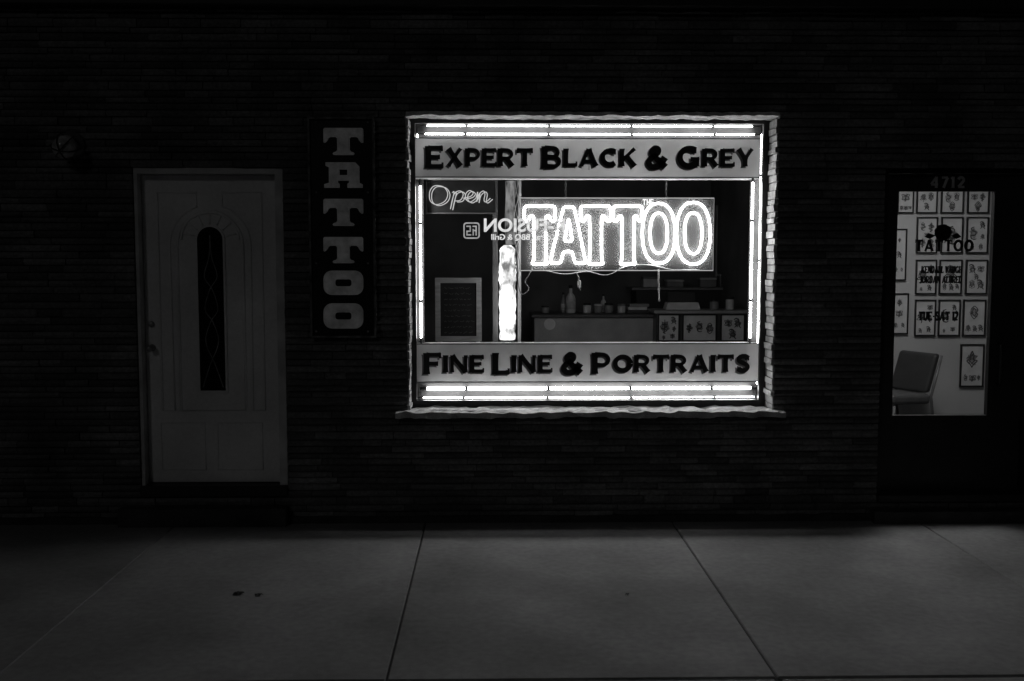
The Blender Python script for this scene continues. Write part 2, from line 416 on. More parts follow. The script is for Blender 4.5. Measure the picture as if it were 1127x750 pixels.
MB().box(WX0, WX1, -.09, .3, TOP + .002, TOP + .55, .01).build('cornice', M['dark'], bld)
MB().box(WX0, WX1, .3, 6.0, TOP + .3, TOP + .5).build('roof', M['dark'], bld)
# ---- rooms
FZ = .12; CZ = 3.0; PX = ex0 - .12
MB().box(-2.4, PX, 5.0, 5.1, FZ, CZ).build('room_wall', M['room'], bld); MB().box(-2.5, -2.4, .3, 5.1, FZ, CZ).build('room_wall', M['room'], bld); MB().box(PX, PX + .04, .3, 5.1, FZ, CZ).build('room_wall', M['room'], bld)
MB().box(-2.5, 6.3, .3, 5.1, FZ - .05, FZ).build('room_floor', M['floor'], bld)
MB().box(-2.5, PX + .04, .3, 5.1, CZ, CZ + .06).build('room_ceiling', M['room'], bld)
VY = 2.8
MB().box(PX + .082, 6.2, VY, VY + .1, FZ, CZ).build('vestibule_wall', M['plaster'], bld); MB().box(6.2, 6.3, .3, VY + .1, FZ, CZ).build('vestibule_wall', M['plaster'], bld); MB().box(PX + .042, PX + .08, .3, VY, FZ, CZ).build('vestibule_wall', M['plaster'], bld)
MB().box(PX + .042, 6.3, .3, VY + .1, CZ, CZ + .06).build('vestibule_ceiling', M['plaster'], bld)
MB().box(PX + .09, 6.19, VY - .015, VY, FZ, FZ + .1, .004).build('skirting_board', M['dark'], bld)
# ---- shop window
fx0, fx1, fz0, fz1 = rect(456, 839, 135, 443, GY)
fw = .022
win = MB().loopframe([(fx0 - .05, wz0 - .02), (fx1 + .05, wz0 - .02), (fx1 + .05, wz1 + .02), (fx0 - .05, wz1 + .02)],
                     [(fx0 + fw * .5, fz0 + fw * .7), (fx1 - fw * .5, fz0 + fw * .7), (fx1 - fw * .5, fz1 - fw * .4), (fx0 + fw * .5, fz1 - fw * .4)], GY - .012, GY + .03)
window = win.build('shop_window', M['black'], bld)
jl.build('lit_jamb', mat('lit_jamb', .34, .85, .35, 12, .5, 60, attr=True, fine=.25), window); jr.build('lit_jamb', bpy.data.materials['lit_jamb'], window)  # brick ends given a paler colour for the neon falling on them
s0, s1 = P(437, 452).x, P(862, 452).x
MB().rough(s0, s1, -.085, .185, P(650, 460, -.08).z, wz0 + .0, .03, .016, 12).build('window_sill', M['stone'], window)
MB().rough(wx0 - JW, wx1 + JW, -.012, .185, wz1 - .004, wz1 + .021, .025, .010, 18).build('lintel', mat('lit_lintel_stone', .62, .85, .4, 9, .6, 50, fine=.2), window)  # lintel colour raised for the tube light that the frame blocks
LZ = fz0 + .0
MB().box(fx0 - .1, fx1 + .1, .345, 1.5, LZ - .05, LZ, .004).build('window_ledge', M['dark'], window)
LY = .36; TYR = .318
bt0, bt1 = P(650, 196, GY).z, P(650, 153, GY).z
bb0, bb1 = P(650, 420, GY).z, P(650, 379, GY).z
x0_, x1_ = fx0 - .05, fx1 + .05
MB().box(x0_, x1_, LY, LY + .02, bt0, bt1, .002).build('band_reflector', M['bounce_board'], window)  # unseen pale board added behind the band to brighten it
MB().box(x0_, x1_, LY, LY + .02, bb0, bb1, .002).build('band_reflector', M['bounce_board'], window)
MB().box(x0_, x1_, TYR, TYR + .02, bt1 + .002, wz1 + .1, .002).build('halo_board', M['halo'], window)  # boards added close behind the tubes to catch a halo
MB().box(x0_, x1_, TYR, TYR + .02, LZ + .001, bb0 - .002, .002).build('halo_board', M['halo'], window)
MB().box(P(467, 290, LY).x - .10, P(467, 290, LY).x, TYR, TYR + .02, bb1 + .002, bt0 - .002, .002).build('halo_board', M['halo'], window)
MB().box(P(823, 290, LY).x, P(823, 290, LY).x + .12, TYR, TYR + .02, bb1 + .002, bt0 - .002, .002).build('halo_board', M['halo'], window)
# ---- left door
DY = .09
lx0, lx1, lz0, lz1 = rect(160, 307, 193, 531, DY)
def archloop(x0, x1, z0, z1, n=16):
    cx = (x0 + x1) / 2; r = (x1 - x0) / 2
    return [(cx + r * math.cos(PI * i / n), z1 - r + r * math.sin(PI * i / n)) for i in range(n + 1)] + [(x0, z0), (x1, z0)]
door = MB().box(lx0, lx1, DY, DY + .045, lz0, lz1, .004).build('white_door', M['white'], bld)
MB().loopframe([(dx0 + .004, dz0 + .02), (dx0 + .004, dz1 - .004), (dx1 - .004, dz1 - .004), (dx1 - .004, dz0 + .02)], [(lx0 - .004, dz0 + .02), (lx0 - .004, lz1 + .004), (lx1 + .004, lz1 + .004), (lx1 + .004, dz0 + .02)], DY - .075, DY + .09).build('door_frame', M['trim'], door)
gx0, gx1, gz0, gz1 = rect(219, 247, 250, 430, DY)
o_ = archloop(gx0 - .014, gx1 + .014, gz0 - .014, gz1 + .014); i_ = archloop(gx0, gx1, gz0, gz1)
MB().loopframe(o_, i_, DY - .012, DY + .001).build('pane_frame', M['white'], door)
MB().prism(i_, DY - .004, DY + .001).build('door_pane', M['darkglass'], door)
cxm = (gx0 + gx1) / 2; gw = (gx1 - gx0) / 2
ld = MB()
def lead(pts): ld.tube([(cxm + a * gw, DY - .005, gz0 + (gz1 - gz0) * b) for a, b in pts], .0035, 5)
lead(smooth([(-.8, .02), (-.2, .16), (.5, .3), (.1, .42), (-.5, .5), (-.1, .62), (.5, .7), (.1, .82), (0, .95)], 6)); lead(smooth([(.8, .02), (.2, .16), (-.5, .3), (-.1, .42), (.5, .5), (.1, .62), (-.5, .7), (-.1, .82), (0, .95)], 6))
ld.build('leaded_ornament', M['came'], door, True)
fan = MB(); r0 = gw + .02; r1 = r0 + .085; zc = gz1 - gw
for k in range(7):
    t = PI * (k + .5) / 7
    fan.tube([(cxm + r0 * math.cos(t), DY - .002, zc + r0 * math.sin(t)), (cxm + r1 * math.cos(t), DY - .002, zc + r1 * math.sin(t))], .006, 6)
fan.tube([(cxm + r1 * math.cos(PI * k / 20), DY - .002, zc + r1 * math.sin(PI * k / 20)) for k in range(21)], .009, 6)
fan.build('fan_ornament', M['white'], door, True)
def mold(loop, r=.010): MB().tube([(x, DY - .001, z) for x, z in loop], r, 6, True).build('moulding', M['white'], door, True)
def rloop(x0, x1, z0, z1): return [(x0, z0), (x1, z0), (x1, z1), (x0, z1)]
a = rect(197, 269, 234, 452, DY)
mold(archloop(a[0], a[1], a[2], a[3]))
for px0, px1, py0, py1 in ((178, 226, 466, 517), (240, 289, 466, 517)):
    mold(rloop(*rect(px0, px1, py0, py1, DY)), .006)
for sgn in (-1, 1):
    xo = cxm + sgn * (P(289, 300, DY).x - cxm); xi = cxm + sgn * (a[1] - cxm + .045)
    zt = P(230, 212, DY).z; rr = (a[1] - a[0]) / 2 + .05; zc2 = a[3] - (a[1] - a[0]) / 2
    sh = [(cxm + sgn * rr * math.cos(t), zc2 + rr * math.sin(t)) for t in [k * 1.25 / 8 for k in range(9)]]
    mold([(xi, a[2])] + sh + [(sh[-1][0], zt), (xo, zt), (xo, a[2])], .008)
kx, kz = P(166, 383, DY).x + .01, P(166, 383, DY).z
MB().lathe((kx, DY, kz), (0, -1, 0), [(.024, 0), (.024, .008), (.011, .012), (.011, .035), (.02, .045), (.023, .06), (.016, .072), (.0, .076)], 20).build('door_knob', M['knob'], door, True)
MB().lathe((kx, DY, P(168, 357, DY).z), (0, -1, 0), [(.02, 0), (.02, .01), (.015, .016), (.0, .017)], 20).build('deadbolt', M['knob'], door, True)
MB().box(dx0, dx1, -.02, DY + .09, dz0 - .03, lz0 - .004, .006).build('threshold', M['dark'], door)
sx0, sx1 = P(136, 560).x, P(318, 560).x
MB().rough(sx0, sx1, -.11, -.02, -.01, dz0 - .09, .07, .008, 9).build('door_step', M['step'], bld)
# ---- right door (glazed)
EY = .12
qx0, qx1, qz0, qz1 = rect(984, 1089, 211, 457, EY)
oz0, oz1 = ez0 + .03, ez1 - .05; ox0, ox1 = ex0 + .05, ex1 - .05
gdo = MB().loopframe([(ox0, oz0), (ox1, oz0), (ox1, oz1), (ox0, oz1)], [(qx0, qz0), (qx1, qz0), (qx1, qz1), (qx0, qz1)], EY - .02, EY + .025).build('glazed_door', M['dark'], bld)
MB().loopframe([(ex0 + .003, ez0), (ex0 + .003, ez1 - .003), (ex1 - .003, ez1 - .003), (ex1 - .003, ez0)], [(ox0 - .003, ez0), (ox0 - .003, oz1 + .003), (ox1 + .003, oz1 + .003), (ox1 + .003, ez0)], EY - .05, EY + .08).build('door_frame', M['black'], gdo)
hb = MB(); hx = qx1 + .06; hz = P(1100, 400, EY).z
hb.tube([(hx, EY - .02, hz + .14), (hx, EY - .07, hz + .13), (hx, EY - .075, hz), (hx, EY - .07, hz - .13), (hx, EY - .02, hz - .14)], .011, 8); hb.build('door_handle', M['black'], gdo, True)
nb = MB(); p0 = P(1024, 207, EY - .021)
lettering(nb, '4712', front(p0.x, EY - .0215, p0.z), P(1060, 207, EY).x - p0.x, .075, .075, .12, .1, 0, .2, .22); nb.build('house_number', added_glow('number_grey', .25, .003), gdo)  # digits carry a trace of added emission
ly = EY - .004
def dl(text, px0, px1, pyb, hpx, slant=.0, w=.10):
    p0 = P(px0, pyb, ly); wd = P(px1, pyb, ly).x - p0.x; hh = hpx / 163; l = MB()
    lettering(l, text, front(p0.x, ly, p0.z), wd, hh, hh * 1.12, w, w * .75, 0, .2, .15, .4, slant); l.build('door_lettering', M['doorink'], gdo)
dl('TATTOO', 1007, 1071, 277, 13, .0, .115)
dl('KENDALL VAUGH', 1014, 1058, 301, 8, .05, .11)
dl('JORDAN ALURED', 1012, 1058, 312, 8, .05, .11)
dl('TUE-SAT 12', 1011, 1054, 353, 10, .0, .11)
rs = MB(); rc = P(1038, 256, ly)
for k in range(9):
    an = k * 2 * PI / 9; cx, cz = rc.x + .032 * math.cos(an), rc.z + .03 * math.sin(an)
    rs.add([(cx + .03 * math.cos(t), ly - .0005 - k * .0001, cz + .026 * math.sin(t)) for t in [j * PI / 6 for j in range(12)]], [tuple(range(12))])
rs.add([(rc.x + .03 * math.cos(t), ly - .0016, rc.z + .03 * math.sin(t)) for t in [j * PI / 8 for j in range(16)]], [tuple(range(16))])
for sx in (-1, 1): rs.add([(rc.x + sx * .05, ly - .0018, rc.z - .02), (rc.x + sx * .1, ly - .0018, rc.z - .005), (rc.x + sx * .125, ly - .0018, rc.z - .03), (rc.x + sx * .09, ly - .0018, rc.z - .045)], [(0, 1, 2, 3)])
rs.build('rose_emblem', M['ink'], gdo)
MB().rough(ex0 - .05, WX1 - 1.6, -.11, -.02, -.01, ez0 - .07, .07, .008, 9).build('door_step', M['step'], bld)
MB().box(ex0, ex1, -.02, EY + .08, ez0 - .03, ez0 + .025, .006).build('threshold', M['dark'], gdo)

# ================================================================== OUTSIDE SIGN AND LAMP
vx0, vx1, vz0, vz1 = rect(342, 411, 131, 370, -.06)
vs_ = thing('vertical_sign', 'tall black board sign reading TATTOO downwards beside the white door', 'sign', ((vx0 + vx1) / 2, -.03, vz0))
MB().box(vx0, vx1, -.05, -.015, vz0, vz1, .004).build('sign_board', M['board'], vs_)
MB().rectframe(vx0 - .012, vx1 + .012, vz0 - .012, vz1 + .012, .014, -.066, -.012).build('sign_frame', mat('glossy_lit_edge', .14, .12, .8, 14), vs_)  # frame colour lightened so the border looks lit
def rr_loop(x0, x1, z0, z1, r, n=5):
    out = []
    for cx, cz, a0 in ((x1 - r, z1 - r, 0), (x0 + r, z1 - r, 90), (x0 + r, z0 + r, 180), (x1 - r, z0 + r, 270)):
        out += [(cx + r * math.cos(math.radians(a0 + 90 * i / n)), cz + r * math.sin(math.radians(a0 + 90 * i / n))) for i in range(n + 1)]
    return out
def block_letter(mb, ch, x0, x1, z0, z1, y0, y1):
    w, h = x1 - x0, z1 - z0
    U = lambda a: x0 + a * w
    V = lambda b: z0 + b * h
    if ch == 'T':
        mb.prism([(U(a), V(b)) for a, b in [(.0, 1), (1, 1), (1, .42), (.9, .5), (.86, .66), (.66, .66), (.66, .14), (.78, .1), (.78, 0), (.22, 0), (.22, .1), (.34, .14), (.34, .66), (.14, .66), (.1, .5), (.0, .42)]], y0, y1)
    elif ch == 'O':
        mb.loopframe(rr_loop(x0, x1, z0, z1, h * .34), rr_loop(x0 + w * .3, x1 - w * .3, z0 + h * .36, z1 - h * .36, h * .1), y0, y1)
    else:
        outer = [(.02, 0), (.40, 0), (.40, .16), (.36, .2), (.36, .28), (.64, .28), (.64, .2), (.60, .16), (.60, 0), (.98, 0), (.98, .14), (.9, .2), (.9, .84), (.8, 1), (.06, 1), (.06, .86), (.14, .8), (.14, .2), (.02, .14)]
        p = [(U(a), V(b)) for a, b in outer]
        hole = [(U(a), V(b)) for a, b in ((.40, .5), (.60, .5), (.60, .72), (.40, .72))]
        mb.prism([p[0], p[1], p[2], p[3], p[4], hole[0], hole[3], (U(.4), V(1)), p[14], p[15], p[16], p[17], p[18]], y0, y1)
        mb.prism([p[5], p[6], p[7], p[8], p[9], p[10], p[11], p[12], p[13], (U(.6), V(1)), hole[2], hole[1]], y0, y1)
        mb.prism([p[4], p[5], hole[1], hole[0]], y0, y1)
        mb.prism([hole[3], hole[2], (U(.6), V(1)), (U(.4), V(1))], y0, y1)
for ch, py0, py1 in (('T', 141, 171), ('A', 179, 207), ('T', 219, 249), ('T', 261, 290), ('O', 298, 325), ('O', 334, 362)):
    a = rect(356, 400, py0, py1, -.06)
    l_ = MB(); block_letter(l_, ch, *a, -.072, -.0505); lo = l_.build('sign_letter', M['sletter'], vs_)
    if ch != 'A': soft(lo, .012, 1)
for px, py in ((348, 135), (405, 135), (348, 212), (405, 212), (348, 290), (405, 290), (348, 365), (405, 365)):
    p = P(px, py, -.05); MB().lathe((p.x, -.0505, p.z), (0, -1, 0), [(.007, 0), (.007, .003), (.0, .006)], 10).build('screw', M['metal'], vs_)

lp = P(73, 158, -.1)
wl = thing('wall_lamp', 'unlit round jar lamp mounted on bricks left of the white door', 'lamp', (lp.x, 0, lp.z))
MB().lathe((lp.x, .01, lp.z), (0, -1, 0), [(.085, 0), (.085, .03), (.07, .04), (.055, .05), (.055, .075)], 28).build('mounting_base', M['lampmetal'], wl, True)
MB().lathe((lp.x, -.06, lp.z), (0, -.9, -.35), [(.05, 0), (.066, .02), (.075, .06), (.072, .1), (.055, .135), (.03, .15), (.0, .155)], 24).build('glass_jar', mat('lamp_jar_glass', .5, .12, .7, 14), wl, True)
for k in range(6):
    t = k * PI / 3; ax = Vector((0, -.9, -.35)).normalized(); u = ax.orthogonal().normalized(); w = ax.cross(u); d = u * math.cos(t) + w * math.sin(t); o = Vector((lp.x, -.06, lp.z))
    MB().tube([o + d * .06, o + ax * .04 + d * .084, o + ax * .1 + d * .082, o + ax * .15 + d * .05, o + ax * .166], .004, 6).build('cage_wire', M['dark'], wl, True)

# ================================================================== WINDOW SIGNS (translucent bands at the glass line)
def band(label, px0, px1, py0, py1, text, tx0, tx1, tpb, hs, hc):
    y = GY + .012
    x0, x1, z0, z1 = rect(px0, px1, py0, py1, y)
    t = thing('window_sign', label, 'sign', ((x0 + x1) / 2, y, z0))
    MB().box(x0, x1, y, y + .003, z0, z1).build('band_panel', M['band'], t)
    for za, zb in ((z0, z0 + .008), (z1 - .008, z1)): MB().box(x0, x1, y - .002, y - .0005, za, zb).build('band_border', M['shadow'], t)
    p0 = P(tx0, tpb, y); w = P(tx1, tpb, y).x - p0.x; s = 161.0
    for nm, dx, dz, m, dp in (('lettering_shadow', -.012, -.011, 'shadow', .001), ('lettering', 0, 0, 'ink', .006)):
        l = MB(); lettering(l, text, front(p0.x + dx, y, p0.z + dz), w, hs / s, hc / s, .130, .092, dp, .30, .12, .36, 0, 2.0 / s); l.build(nm, M[m], t)
band('upper lit window band lettered EXPERT BLACK & GREY', 457, 837, 152, 196, '^EXPERT ^BLACK ^& ^GREY', 469, 829, 183, 19, 23.5)
band('lower lit window band lettered FINE LINE & PORTRAITS', 459, 835, 378, 421, '^FINE ^LINE ^& ^PORTRAITS', 467, 825, 410, 19, 23.5)
# reflected sign writing, modelled as glowing letters on the window plane
kf = thing('painted_reflection', 'glowing reversed K-FUSION letters standing in for a reflection beside the neon', 'reflection', (P(570, 262, GY).x, GY, P(570, 264, GY).z))
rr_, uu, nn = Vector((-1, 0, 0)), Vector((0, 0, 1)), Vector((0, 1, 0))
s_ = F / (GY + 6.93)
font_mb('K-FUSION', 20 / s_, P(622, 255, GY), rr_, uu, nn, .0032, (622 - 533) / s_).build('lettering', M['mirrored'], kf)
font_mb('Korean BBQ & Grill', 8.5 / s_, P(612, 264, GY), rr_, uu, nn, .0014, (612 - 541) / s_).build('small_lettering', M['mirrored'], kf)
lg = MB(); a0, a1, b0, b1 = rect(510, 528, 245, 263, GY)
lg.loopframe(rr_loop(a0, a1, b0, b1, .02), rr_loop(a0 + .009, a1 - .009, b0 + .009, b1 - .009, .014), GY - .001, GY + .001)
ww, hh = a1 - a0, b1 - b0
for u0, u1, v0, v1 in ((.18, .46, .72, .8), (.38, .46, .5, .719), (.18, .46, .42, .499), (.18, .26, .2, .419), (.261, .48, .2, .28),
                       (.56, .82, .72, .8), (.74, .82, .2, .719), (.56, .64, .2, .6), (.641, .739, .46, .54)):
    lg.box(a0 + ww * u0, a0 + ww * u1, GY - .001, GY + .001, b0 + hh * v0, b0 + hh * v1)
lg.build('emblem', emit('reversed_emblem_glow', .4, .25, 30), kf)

# ================================================================== NEON BORDER TUBES
NY = .29
def border(label, pts, r):
    P_ = [P(px, py, NY) for px, py in pts]
    if abs(pts[0][0] - pts[1][0]) < 1: P_[1].x = P_[0].x = (P_[0].x + P_[1].x) / 2
    else: P_[1].z = P_[0].z = (P_[0].z + P_[1].z) / 2
    t = thing('neon_tube', label, 'neon tube', P_[0], 'white neon tubes bordering the shop window')
    a, b = P_; d = (b - a).normalized()
    MB().tube([a, a.lerp(b, .25), a.lerp(b, .5), a.lerp(b, .75), b], r, 10).build('glass_tube', M['tube'], t, True)
    MB().tube([a - d * .035, a + d * .012], r * 1.35, 10).build('end_cap', M['dark'], t); MB().tube([b - d * .012, b + d * .035], r * 1.35, 10).build('end_cap', M['dark'], t)
    n = max(2, int((b - a).length / .5))
    for i in range(n):
        q = a.lerp(b, (i + .5) / n); k = MB(); k.tube([q - d * .010, q + d * .010], r * 1.3, 10); k.tube([q, q + Vector((0, .027, 0))], .004, 6)
        k.build('support_clip', M['dark'], t)
border('upper of two horizontal neon tubes along window top', [(468, 139), (830, 139)], .0036)
border('lower of two horizontal neon tubes along window top', [(466, 148), (832, 148)], .0046)
border('thick horizontal neon tube just under the lower lettered band', [(468, 427.5), (828, 427.5)], .0095)
border('thin lowest horizontal neon tube along window bottom', [(464, 437.5), (832, 437.5)], .0036)
border('vertical neon tube on the left beside the open sign', [(463, 203), (463, 374)], .0054)
border('vertical neon tube on the right beside the glass edge', [(827, 199), (827, 374)], .0066)
border('short outer vertical tube at the top left corner', [(459.5, 146), (459.5, 190)], .0034)
border('long outermost vertical tube hugging the right window frame', [(835.5, 146), (835.5, 425)], .0032)

# ================================================================== BIG NEON SIGN
TY = .46
nx0, nx1, nz0, nz1 = rect(573, 786, 218, 298, TY)
ns = thing('neon_sign', 'large white neon TATTOO sign on a clear panel hanging in the window', 'neon sign', ((nx0 + nx1) / 2, TY, nz0))
MB().box(nx0, nx1, TY + .024, TY + .030, nz0, nz1).build('acrylic_panel', M['acrylic'], ns)
MB().tube([(nx0, TY + .022, nz0), (nx1, TY + .022, nz0), (nx1, TY + .022, nz1), (nx0, TY + .022, nz1)], .0032, 6, True).build('panel_edge', M['edge'], ns)  # emission on the edge stands for neon light caught in the acrylic
def chaikin(pts, it=2):
    pts = [Vector(p) for p in pts]
    for _ in range(it):
        out = []; n = len(pts)
        for i in range(n):
            a, b = pts[i], pts[(i + 1) % n]; L_ = (b - a).length; c = min(.25, .012 / max(L_, 1e-6)) if _ == 0 else .25
            out += [a.lerp(b, c), a.lerp(b, 1 - c)]
        pts = out
    return pts
def px3(loop): return [P(x, y, TY) for x, y in loop]
def nletter(loops):
    l = MB()
    for lp_ in loops: l.tube([Vector((p.x, TY + random.uniform(-.001, .001), p.z)) for p in lp_], .0074, 8, True)
    l.build('neon_letter', M['neon'], ns, True)
def T_loop(x0, x1, y0, y1, b=11, s=13):
    c = (x0 + x1) / 2
    return chaikin(px3([(x0, y0), (x1, y0), (x1, y0 + b + 6), (x1 - 5, y0 + b + 5), (x1 - 6, y0 + b), (c + s / 2, y0 + b), (c + s / 2, y1 - 4), (c + s / 2 + 2.5, y1), (c - s / 2 - 2.5, y1), (c - s / 2, y1 - 4), (c - s / 2, y0 + b), (x0 + 6, y0 + b), (x0 + 5, y0 + b + 5), (x0, y0 + b + 6)]))
def O_loop(cx, cy, rx, ry, n=40):
    return px3([(cx + rx * math.copysign(abs(math.cos(t)) ** .85, math.cos(t)), cy + ry * math.copysign(abs(math.sin(t)) ** .85, math.sin(t))) for t in [2 * PI * i / n for i in range(n)]])
nletter([T_loop(577, 611, 227, 291)])
nletter([chaikin(px3([(620, 228), (632, 228), (645, 290), (632.5, 290), (630, 277), (620, 277), (617, 290), (605, 290)])), chaikin(px3([(626, 240), (630, 266), (621, 266)]))])
nletter([T_loop(639, 672, 227, 291)])
nletter([T_loop(675, 707, 227, 291)])
nletter([O_loop(725, 257, 18, 33), O_loop(725, 257, 9.5, 22)])
nletter([O_loop(763, 257, 18.5, 34), O_loop(763, 257, 9.5, 22.5)])
t_ = MB(); p0 = P(707, 226, TY)
lettering(t_, 'THE', front(p0.x, TY - .012, p0.z), .075, .042, .042, .09, .08, 0, .1); t_.build('small_lettering', emit('small_lettering_glow', 1.2), ns)
for px in (623, 734):
    c = MB(); b = P(px, 219, TY); z = b.z; i = 0; yc = TY + .034
    while z < 2.75:
        o = .005 if i % 2 else 0
        c.tube([(b.x - (.006 if not o else 0), yc - (.006 if o else 0), z), (b.x - (.006 if not o else 0), yc - (.006 if o else 0), z + .022), (b.x + (.006 if not o else 0), yc + (.006 if o else 0), z + .022), (b.x + (.006 if not o else 0), yc + (.006 if o else 0), z)], .0022, 5, True); z += .021; i += 1
    c.build('hanging_chain', M['metal'], ns)
def wire(pts, r=.0035, Y=TY + .015): MB().tube(smooth([P(x, y, Y) for x, y in pts], 6), r, 6).build('cable', M['cable'], ns, True)
wire([(586, 296), (582, 303), (578, 310), (582, 318), (576, 324), (572, 320), (570, 305), (573, 290)])
wire([(600, 298), (622, 302), (646, 299), (668, 303), (690, 293), (716, 292), (740, 297), (770, 297)])
wire([(634, 300), (637, 306), (636, 313), (639, 320)])
wire([(725, 297), (725, 312), (725.5, 332)], .006)
q = P(638, 312, TY); MB().box(q.x - .012, q.x + .012, TY + .02, TY + .04, q.z - .035, q.z + .02, .005).build('plug', M['light'], ns)

# ================================================================== OPEN SIGN
OY = .40
ox0, ox1, oz0_, oz1_ = rect(470, 545, 199, 234, OY)
op = thing('neon_sign', 'small dim script Open neon in the window top left corner', 'neon sign', ((ox0 + ox1) / 2, OY, oz0_))
MB().box(ox0, ox1, OY + .012, OY + .05, oz0_, oz1_, .004).build('backing_panel', mat('open_sign_backing', .05, .6, .3, 8), op)
MB().rectframe(ox0 - .008, ox1 + .008, oz0_ - .008, oz1_ + .008, .008, OY + .01, OY + .055).build('panel_frame', M['plastic'], op)
def op_tube(pts, closed=False):
    for dx in (-1.25, 1.25):
        MB().tube(smooth([P(x + dx, y + dx * .45, OY) for x, y in pts], 6, closed), .0030, 7, closed).build('neon_letter', M['dim'], op, True)
op_tube([(482, 205), (490, 207), (494, 214), (491, 222), (482, 226), (475, 222), (474, 213), (477, 207)], True)
op_tube([(499, 213), (501, 212), (499, 222), (497, 231), (499, 221), (502, 213), (508, 211), (511, 215), (508, 221), (502, 222)])
op_tube([(511, 219), (519, 217), (522, 213), (518, 210.5), (514, 214), (514, 220), (519, 223), (525, 219)])
op_tube([(525, 219), (527, 212), (526, 223), (528, 215), (533, 211), (535, 214), (534, 221), (536, 223), (541, 219)])

# ================================================================== LIGHT COLUMN
CY_ = .75
c0, c1, cz0, cz1 = rect(549, 568, 270, 376, CY_)
lc = thing('light_column', 'glowing mottled vertical light column behind glass left of the big neon', 'lamp', ((c0 + c1) / 2, CY_, LZ))  # bright strip built as a glowing column; base and sleeve assumed
cxm = (c0 + c1) / 2; rw = (c1 - c0) / 2
zz = P(558, 374, CY_).z
MB().lathe((cxm, CY_, zz), (0, 0, 1), [(rw * (.94 + .22 * noise.noise((i * .55, 3.3, 0))) * (.45 if i == 35 else .8 if i == 34 else 1), (cz1 - zz) * i / 35) for i in range(36)], 20).build('glowing_body', M['column'], lc, True)
MB().lathe((cxm, CY_, LZ), (0, 0, 1), [(rw * 1.3, 0), (rw * 1.3, .03), (rw * .7, .05), (rw * .7, zz - LZ - .002)], 20).build('column_base', M['dark'], lc)
MB().lathe((cxm + rw * .3, CY_, cz1 + .004), (0, 0, 1), [(rw * .55, 0), (rw * .6, .2), (rw * .5, .35), (rw * .55, P(560, 200, CY_).z - cz1)], 14).build('upper_sleeve', M['sleeve'], lc, True)
pq = P(545, 300, CY_).x; MB().box(pq - .02, pq + .02, CY_ + .06, CY_ + .10, LZ, CZ - .002, .004).build('support_post', M['plastic'], lc)
pq = P(572, 300, CY_).x; MB().box(pq - .012, pq + .012, CY_ + .06, CY_ + .10, LZ, CZ - .002, .004).build('support_post', M['light'], lc)
for s_ in range(3): MB().tube(smooth([P(568 + 3 * math.sin(k * 1.3 + s_ * 2) + s_, 195 + k * 13, CY_ - .1) for k in range(9)], 5), .0035, 6).build('cable', M['cable'], lc, True)

# ================================================================== CHALK BOARD
BY = 1.15
mx0, mx1, mz0, mz1 = rect(479, 530, 306, 376, BY)
mb_ = thing('chalk_board', 'pale framed chalkboard standing upright in the window lower left', 'board', ((mx0 + mx1) / 2, BY, LZ))
t = .04
MB().rectframe(mx0, mx1, mz0, mz1, t, BY, BY + .03).build('frame', M['wood'], mb_)
MB().box(mx0 + t, mx1 - t, BY + .012, BY + .025, mz0 + t, mz1 - t).build('slate', M['slate'], mb_)
ck = MB()
for k in range(9):
    z = mz1 - t - .04 - k * .043; x = mx0 + t + .03
    while x < mx1 - t - .04:
        w = random.uniform(.012, .04)
        ck.ribbon([(x + w * j / 5, z + random.uniform(-.007, .007)) for j in range(6)], .0014, front(0, BY + .0115, 0), 0); x += w + .012
ck.build('chalk_scribble', M['chalk'], mb_)
for sx in (mx0 + .03, mx1 - .03):
    MB().add([(sx - .018, BY + .031, mz1 - .05), (sx + .018, BY + .031, mz1 - .05), (sx + .018, BY + .05, mz1 - .05), (sx - .018, BY + .05, mz1 - .05), (sx - .018, BY + .2, LZ), (sx + .018, BY + .2, LZ), (sx + .018, BY + .22, LZ), (sx - .018, BY + .22, LZ)], [(0, 1, 5, 4), (1, 2, 6, 5), (2, 3, 7, 6), (3, 0, 4, 7), (0, 3, 2, 1), (4, 5, 6, 7)]).build('leg', M['wood'], mb_)
    MB().box(sx - .015, sx + .015, BY + .004, BY + .028, LZ, mz0 - .001, .003).build('leg', M['wood'], mb_)

# ================================================================== COUNTERS AND THINGS ON THEM
KY = 3.1
k0, k1, _, kz1 = rect(588, 729, 346, 380, KY)
rc_ = thing('reception_counter', 'grey front reception counter with round pale sticker behind the glass', 'counter', ((k0 + k1) / 2, KY, FZ))
MB().box(k0, k1, KY, KY + .5, FZ, kz1 - .035, .005).build('counter_body', M['counter'], rc_)
MB().box(k0 - .03, k1 + .0, KY - .03, KY + .53, kz1 - .034, kz1, .006).build('counter_top', M['countertop'], rc_)
p = P(605, 357, KY); MB().lathe((p.x, KY + .001, p.z), (0, -1, 0), [(.055, 0), (.055, .003), (.05, .004)], 28).build('round_sticker', M['sheetpaper'], rc_)
JY = 2.9
j0, j1, _, jz1 = rect(722, 824, 342, 380, JY)
dp_ = thing('display_cabinet', 'low dark cabinet on the right carrying three framed sheets on its front', 'cabinet', ((j0 + j1) / 2, JY, FZ))
MB().box(j0, j1, JY, JY + .4, FZ, jz1 - .03, .005).build('cabinet_body', M['countertop'], dp_)
MB().box(j0 - .02, j1 + .02, JY - .02, JY + .42, jz1 - .029, jz1, .005).build('cabinet_top', M['counter'], dp_)
WY = 4.2
w0, w1, wzA, wzB = rect(588, 812, 320, 346, WY)
wb = thing('work_bench', 'long dark workbench with raised back shelf behind the reception counter', 'bench', ((w0 + w1) / 2, WY, FZ))
MB().box(w0, w1, WY, WY + .5, FZ, wzA, .006).build('bench_body', M['countertop'], wb)
MB().box(w0 + 1.1, w1, WY + .1, WY + .5, wzA + .001, wzB, .006).build('back_shelf', M['dark'], wb)
